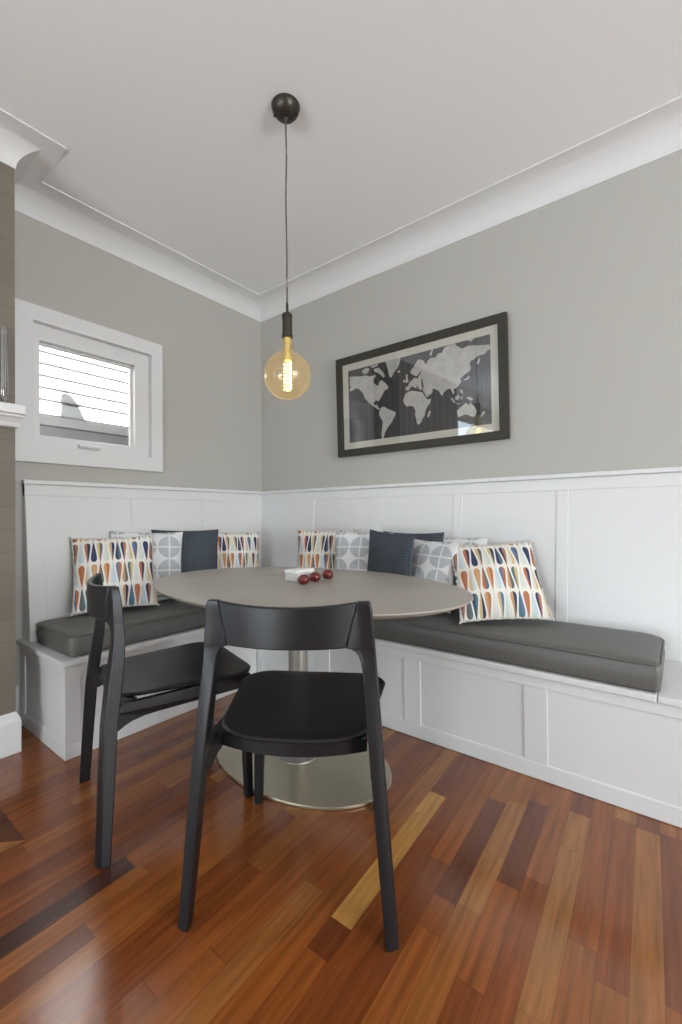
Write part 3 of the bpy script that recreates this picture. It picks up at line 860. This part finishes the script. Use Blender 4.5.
LAND = [[(-0.472,0.2036),(-0.4326,0.1987),(-0.3783,0.1878),(-0.3426,0.1874),(-0.3112,0.1743),(-0.2846,0.1737),(-0.2672,0.1798),(-0.2619,0.1644),(-0.2796,0.1488),(-0.278,0.1246),(-0.2579,0.1064),(-0.2445,0.0992),(-0.2346,0.1258),(-0.2176,0.1319),(-0.2067,0.1203),(-0.1958,0.1135),(-0.1851,0.1021),(-0.1692,0.0804),(-0.175,0.0674),(-0.1973,0.0621),(-0.2089,0.0453),(-0.2206,0.0285),(-0.2323,0.0116),(-0.2473,-0.0001),(-0.2607,0.0088),(-0.2746,0.0044),(-0.2842,-0.0084),(-0.273,-0.0198),(-0.2592,-0.0172),(-0.2505,-0.0329),(-0.2398,-0.0518),(-0.2489,-0.0541),(-0.2734,-0.0341),(-0.2903,-0.0218),(-0.3165,-0.0031),(-0.3358,0.0194),(-0.3552,0.0421),(-0.3616,0.0676),(-0.3812,0.0906),(-0.3988,0.1085),(-0.4204,0.1174),(-0.4477,0.1095),(-0.4727,0.1021),(-0.4746,0.1224),(-0.4656,0.1307),(-0.4736,0.1522)],[(-0.3688,0.2249),(-0.3412,0.2336),(-0.3177,0.2334),(-0.31,0.2174),(-0.3245,0.2011),(-0.3423,0.1951),(-0.3657,0.2077)],[(-0.3,0.2393),(-0.2449,0.2416),(-0.2406,0.2312),(-0.2773,0.2248),(-0.298,0.2292)],[(-0.2776,0.2153),(-0.2377,0.2164),(-0.2158,0.1929),(-0.1997,0.1707),(-0.1914,0.1502),(-0.206,0.1466),(-0.2222,0.1659),(-0.2442,0.1846),(-0.2668,0.194)],[(-0.1886,0.25),(-0.1535,0.2496),(-0.1104,0.2473),(-0.0766,0.2433),(-0.0792,0.2237),(-0.0882,0.2028),(-0.1015,0.1827),(-0.1179,0.1678),(-0.1346,0.1481),(-0.1459,0.1318),(-0.1565,0.1432),(-0.1645,0.1681),(-0.1682,0.1922),(-0.1764,0.2127),(-0.1847,0.2332)],[(-0.102,0.1645),(-0.086,0.1684),(-0.079,0.1551),(-0.0938,0.1517)],[(-0.234,-0.047),(-0.2113,-0.0392),(-0.1894,-0.0502),(-0.1678,-0.0648),(-0.1408,-0.0764),(-0.1175,-0.0911),(-0.1223,-0.1089),(-0.1368,-0.1254),(-0.1482,-0.1471),(-0.1706,-0.1674),(-0.1877,-0.1887),(-0.2017,-0.2105),(-0.2111,-0.2301),(-0.2095,-0.2521),(-0.2228,-0.2477),(-0.2288,-0.2214),(-0.2258,-0.1933),(-0.2204,-0.1608),(-0.2173,-0.1328),(-0.2302,-0.1121),(-0.2431,-0.0893),(-0.2402,-0.0678)],[(-0.0483,0.0123),(-0.0273,0.0222),(-0.0017,0.0248),(0.0234,0.0175),(0.0482,0.0086),(0.0698,0.003),(0.0792,-0.0146),(0.0914,-0.0344),(0.1057,-0.0474),(0.1269,-0.0457),(0.1185,-0.0741),(0.0998,-0.0904),(0.0865,-0.1131),(0.081,-0.1388),(0.0657,-0.1587),(0.0553,-0.1795),(0.0382,-0.1888),(0.0284,-0.1803),(0.0241,-0.1528),(0.0167,-0.1248),(0.0203,-0.1029),(0.0079,-0.0741),(-0.0142,-0.066),(-0.04,-0.0664),(-0.0581,-0.0453),(-0.0627,-0.0217),(-0.056,-0.0046)],[(-0.0446,0.0344),(-0.044,0.0543),(-0.0244,0.056),(-0.023,0.0684),(-0.0103,0.0823),(0.0061,0.0899),(0.0186,0.1017),(0.0285,0.0944),(0.0404,0.0903),(0.0507,0.106),(0.063,0.1212),(0.0593,0.1309),(0.047,0.1156),(0.0307,0.1056),(0.0159,0.1148),(0.003,0.1246),(-0.009,0.1343),(-0.0034,0.1511),(0.0121,0.1631),(0.0309,0.1886),(0.0483,0.2043),(0.065,0.2005),(0.0844,0.1891),(0.0917,0.1681),(0.1012,0.1617),(0.1065,0.1807),(0.1301,0.196),(0.161,0.1906),(0.179,0.2106),(0.2007,0.2096),(0.2186,0.2372),(0.2611,0.2427),(0.2819,0.2415),(0.294,0.2268),(0.3262,0.2035),(0.3586,0.2111),(0.3824,0.2091),(0.4136,0.2),(0.4444,0.1955),(0.4747,0.1903),(0.4894,0.1756),(0.4816,0.1625),(0.4665,0.1587),(0.4548,0.1464),(0.4356,0.1433),(0.4201,0.1431),(0.4044,0.1353),(0.3925,0.1288),(0.3726,0.1233),(0.3643,0.106),(0.3735,0.0886),(0.3675,0.0707),(0.3553,0.0617),(0.3408,0.0569),(0.3227,0.0451),(0.3103,0.0398),(0.3138,0.0157),(0.3011,-0.0014),(0.2802,-0.0132),(0.2677,-0.0148),(0.2714,-0.0352),(0.2669,-0.0462),(0.259,-0.029),(0.2509,-0.0118),(0.2384,-0.0055),(0.2255,-0.0111),(0.2081,-0.0239),(0.1947,-0.0416),(0.1847,-0.0237),(0.1738,-0.0057),(0.1521,0.0064),(0.1327,0.0116),(0.1387,0.0007),(0.1294,-0.0155),(0.0974,-0.0329),(0.0844,-0.0076),(0.073,0.0126),(0.0642,0.0266),(0.0878,0.0147),(0.0733,0.0218),(0.0534,0.0184),(0.041,0.0384),(0.0263,0.0501),(0.0338,0.0291),(0.014,0.0435),(0.0011,0.0513),(-0.0113,0.0446),(-0.022,0.0303)],[(-0.0462,0.0892),(-0.0384,0.1104),(-0.042,0.1293),(-0.0296,0.1313),(-0.0282,0.1038),(-0.0205,0.0842),(-0.0413,0.0792)],[(-0.0616,0.0968),(-0.051,0.1038),(-0.0494,0.0853),(-0.0599,0.0846)],[(0.0992,-0.1441),(0.1135,-0.1134),(0.1223,-0.1189),(0.1127,-0.1461),(0.1034,-0.157)],[(0.2855,-0.1438),(0.3065,-0.1275),(0.323,-0.1184),(0.3395,-0.1055),(0.3554,-0.1159),(0.3592,-0.1242),(0.3677,-0.1024),(0.3737,-0.1188),(0.3868,-0.1325),(0.402,-0.1578),(0.3976,-0.1801),(0.3855,-0.1913),(0.3698,-0.1875),(0.354,-0.1775),(0.334,-0.1707),(0.3136,-0.1754),(0.2929,-0.1803),(0.2892,-0.164)],[(0.4405,-0.1675),(0.448,-0.1762),(0.4323,-0.1928),(0.4206,-0.1987),(0.4286,-0.1847)],[(0.2498,-0.0591),(0.2663,-0.0738),(0.2783,-0.0955),(0.27,-0.0941),(0.2553,-0.0759)],[(0.2749,-0.0634),(0.2959,-0.0513),(0.3037,-0.0684),(0.2952,-0.0826),(0.2787,-0.0782)],[(0.2742,-0.0948),(0.3029,-0.1034),(0.2987,-0.1082)],[(0.3078,-0.0691),(0.3201,-0.0673),(0.3156,-0.086)],[(0.3442,-0.0753),(0.3682,-0.0794),(0.3837,-0.0936),(0.3717,-0.0993),(0.356,-0.0889)],[(0.3048,-0.0216),(0.3209,-0.0324),(0.3245,-0.0525),(0.3125,-0.0426)],[(0.3304,0.028),(0.3507,0.0318),(0.359,0.0455),(0.3644,0.0406),(0.3585,0.0263),(0.3383,0.0203)],[(0.4076,0.1041),(0.4158,0.1213),(0.4277,0.1338),(0.4232,0.1045),(0.4129,0.0954)],[(0.1217,0.2159),(0.1357,0.241),(0.1536,0.2489),(0.1444,0.2349),(0.1321,0.2053)],[(0.3554,0.2465),(0.395,0.2442),(0.375,0.2301)]]
bm = bmesh.new()
for poly in LAND:
    vsx = [bm.verts.new((a, -0.0223, c)) for a, c in poly]
    f = bm.faces.new(vsx)
bmesh.ops.recalc_face_normals(bm, faces=bm.faces)
for f in bm.faces:
    if f.normal.y > 0: f.normal_flip()
bmesh.ops.triangulate(bm, faces=bm.faces)
obj('continents', bm, MT['land'], mp, keep=True)
bm = bmesh.new()
for k in range(1, 24):
    x = -PW + 2*PW*k/24
    box(bm, x-0.0006, x+0.0006, -0.0219, -0.0214, -PH+0.004, PH-0.004)
obj('meridian_lines', bm, MT['ink'], mp)

# ------------------------------------------------------------------ things on the table and mantel
t = empty('box', (1.312, -0.955, TZ+0.0005), 'small white lidded box standing at the middle of the oval table', 'box')
bevel(obj('body', B(-0.034, 0.034, -0.06, 0.06, 0, 0.034), MT['stone'], t), 0.003)
bevel(obj('lid', B(-0.036, 0.036, -0.062, 0.062, 0.0345, 0.050), MT['stone2'], t), 0.003)
first = None
for i, (x, y, lab) in enumerate(((1.412, -1.035, 'nearest of the three glossy red ball candle holders beside the white box'),
                                 (1.397, -0.945, 'middle one of the three glossy red ball candle holders beside the white box'),
                                 (1.392, -0.850, 'farthest of the three glossy red ball candle holders, rightmost by the white box'))):
    if first is None:
        t = empty('candle_holder', (x, y, TZ+0.0005), lab, 'candle holder', 'red ball candle holders')
        bm = bmesh.new()
        pr = [(0.012, 0.0)]
        for k_ in range(13):
            a = -PI/2*0.72 + k_/12*(PI/2*0.72+PI/2*0.66)
            pr.append((0.027*math.cos(a), 0.020+0.022*math.sin(a)))
        pr += [(0.011, 0.036), (0.009, 0.030)]
        lathe(bm, pr, 28); obj('ball', bm, MT['red'], t, auto=0.9)
        bm = bmesh.new(); lathe(bm, [(0.0015, 0.030), (0.0015, 0.041)], 8); obj('wick', bm, MT['wick'], t)
        first = t
    else:
        q = first.copy(); COL.objects.link(q); q.location = (x, y, TZ+0.0005); q['label'] = lab
        for ch in first.children:
            d = ch.copy(); COL.objects.link(d); d.parent = q
bm = bmesh.new()
VX, VY = 0.363, -1.838
rings = []
for z, sc in ((1.5485, 0.9), (1.553, 1.0), (1.62, 1.0), (1.75, 1.0), (1.872, 1.02), (1.878, 1.0)):
    rings.append([(VX + sc*(0.036+0.003*math.cos(14*2*PI*i/112))*math.cos(2*PI*i/112), VY + sc*(0.036+0.003*math.cos(14*2*PI*i/112))*math.sin(2*PI*i/112), z) for i in range(112)])
loft(bm, rings, cap=False); bm.faces.new([v for v in bm.verts][:112][::-1])
tag(obj('vase', bm, MT['vase'], smooth=True), 'tall ribbed clear glass vase standing on the white mantel shelf', 'vase')
